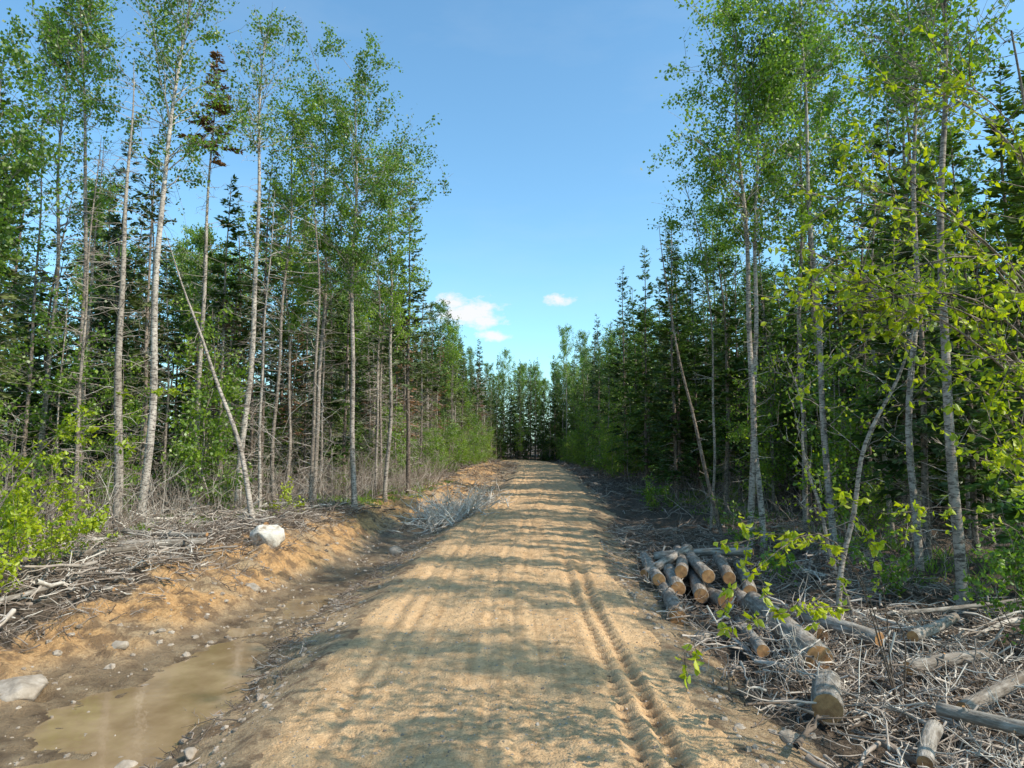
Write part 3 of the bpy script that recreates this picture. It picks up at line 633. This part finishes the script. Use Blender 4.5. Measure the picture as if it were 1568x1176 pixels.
t=NT('dirt_road'); co=t.coord(); n1=t.noise(t.mapping(co,(1,.35,1)),1.6,5,.6); n2=t.noise(co,30,6,.75); n3=t.noise(co,5,5,.65); vo=t.n('ShaderNodeTexVoronoi'); vo.inputs['Scale'].default_value=30; t.l(co,vo.inputs['Vector'])
n4=t.noise(t.mapping(co,(6,.12,1)),1.,4,.6)
c=t.ramp(n3,[(.3,(.46,.275,.135)),(.5,(.61,.39,.205)),(.7,(.72,.485,.275))])
c=t.mix(t.ramp(n1,[(.35,(0,0,0)),(.65,(.55,.55,.55))]),c,(.70,.465,.255))
c=t.mix(.38,c,t.ramp(n2,[(.3,(.5,.44,.38)),(.5,(1,1,1)),(.72,(1.25,1.25,1.25))]),'MULTIPLY')
c=t.mix(.5,c,t.ramp(n4,[(.35,(.72,.66,.6)),(.55,(1.05,1.05,1.05))]),'MULTIPLY')
hg=t.math('ADD',t.math('MULTIPLY',n2,.6),t.math('ADD',t.math('MULTIPLY',n3,1.5),t.math('MULTIPLY',vo.outputs['Distance'],-.4)))
M_road=t.bsdf(c,.95,hg,.045)
rs=np.arange(-3.7,3.71,.04)
ry=np.r_[np.arange(-30,4,1.5),np.arange(4,22,.045),np.arange(22,60,.16),np.arange(60,175,.6)]
grid('dirt_road',rs,ry,Hroad,M_road,None,xoff=xc)
t=NT('muddy_water'); co=t.coord(); n1=t.noise(co,5,3); n2=t.noise(t.mapping(co,(1,1,1)),1.2,4)
M_water=t.bsdf(t.ramp(n2,[(.35,(.24,.155,.08)),(.65,(.38,.265,.15))]),.04,n1,.004,spec=.6)
grid('puddle_water',np.arange(-9.6,-3.9,.3),np.arange(2,19.5,.3),lambda x,y:x*0-.665,M_water)

# ------------------------------------------------------------ sky and sun
SE,SA=45.,112.
w=bpy.data.worlds.new('World'); sc.world=w; w.use_nodes=True; nt=w.node_tree; nt.nodes.clear()
T=NT.__new__(NT); T.t=nt
sky=T.n('ShaderNodeTexSky',sky_type='NISHITA'); sky.sun_disc=False; sky.sun_elevation=math.radians(SE); sky.sun_rotation=math.radians(SA); sky.air_density=1.; sky.dust_density=1.; sky.ozone_density=1.
g=T.coord('Generated'); sx=T.n('ShaderNodeSeparateXYZ'); T.l(g,sx.inputs[0]); ym=T.math('MAXIMUM',sx.outputs[1],.02)
az=T.math('DIVIDE',sx.outputs[0],ym); el=T.math('DIVIDE',sx.outputs[2],ym)
cb=T.n('ShaderNodeCombineXYZ'); T.l(az,cb.inputs[0]); T.l(T.math('MULTIPLY',el,1.8),cb.inputs[1])
cn=T.noise(cb.outputs[0],34,6,.68); tot=None
for (a0,e0,wa,we) in ((-.066,.190,.060,.023),(-.045,.178,.04,.014),(-.028,.155,.025,.010),(.068,.2095,.024,.010),(-.085,.205,.03,.016)):
    dx=T.math('POWER',T.math('ABSOLUTE',T.math('DIVIDE',T.math('SUBTRACT',az,a0),wa)),2.); dy=T.math('POWER',T.math('ABSOLUTE',T.math('DIVIDE',T.math('SUBTRACT',el,e0),we)),2.)
    m=T.math('SUBTRACT',1.,T.math('SQRT',T.math('ADD',dx,dy))); tot=m if tot is None else T.math('MAXIMUM',tot,m)
m=T.math('MULTIPLY_ADD',T.math('SUBTRACT',cn,.5),2.4,tot)
m=T.math('MULTIPLY',m,1.5,clamp=True)
m=T.math('MULTIPLY',m,.95,clamp=True)
wn=T.noise(T.mapping(g,(1.5,1.5,5)),1.6,6,.6); wisp=T.math('MULTIPLY',T.math('SUBTRACT',wn,.5,clamp=True),.4,clamp=True)
skyc=T.mix(1.,sky.outputs[0],(1.45,2.1,2.2),'MULTIPLY')
skyc=T.mix(wisp,skyc,(6.6,7.3,7.8)); 
skyc=T.mix(m,skyc,(8.2,8.2,8.3))
bg=T.n('ShaderNodeBackground'); bg.inputs[1].default_value=.12; T.l(skyc,bg.inputs[0]); o=T.n('ShaderNodeOutputWorld'); T.l(bg.outputs[0],o.inputs[0])
S=Vector((math.sin(math.radians(SA))*math.cos(math.radians(SE)),math.cos(math.radians(SA))*math.cos(math.radians(SE)),math.sin(math.radians(SE))))
L=bpy.data.lights.new('sun','SUN'); L.energy=5.0; L.angle=math.radians(.55); L.color=(1,.92,.79)
so=bpy.data.objects.new('sun',L); COL.objects.link(so); so.rotation_euler=S.to_track_quat('Z','Y').to_euler(); so.location=(30,0,40)

# ------------------------------------------------------------ camera
cam=bpy.data.cameras.new('camera'); cam.lens=24; cam.sensor_width=36; cam.clip_end=4000; cam.clip_start=.1
co_=bpy.data.objects.new('camera',cam); COL.objects.link(co_); co_.location=(0,0,3.6); co_.rotation_euler=(math.radians(90+4.8),0,0)
sc.camera=co_
sc.view_settings.view_transform='Standard'; sc.view_settings.look='None'; sc.view_settings.exposure=0
print('OBJECTS',len(bpy.data.objects),'forest',cnt)
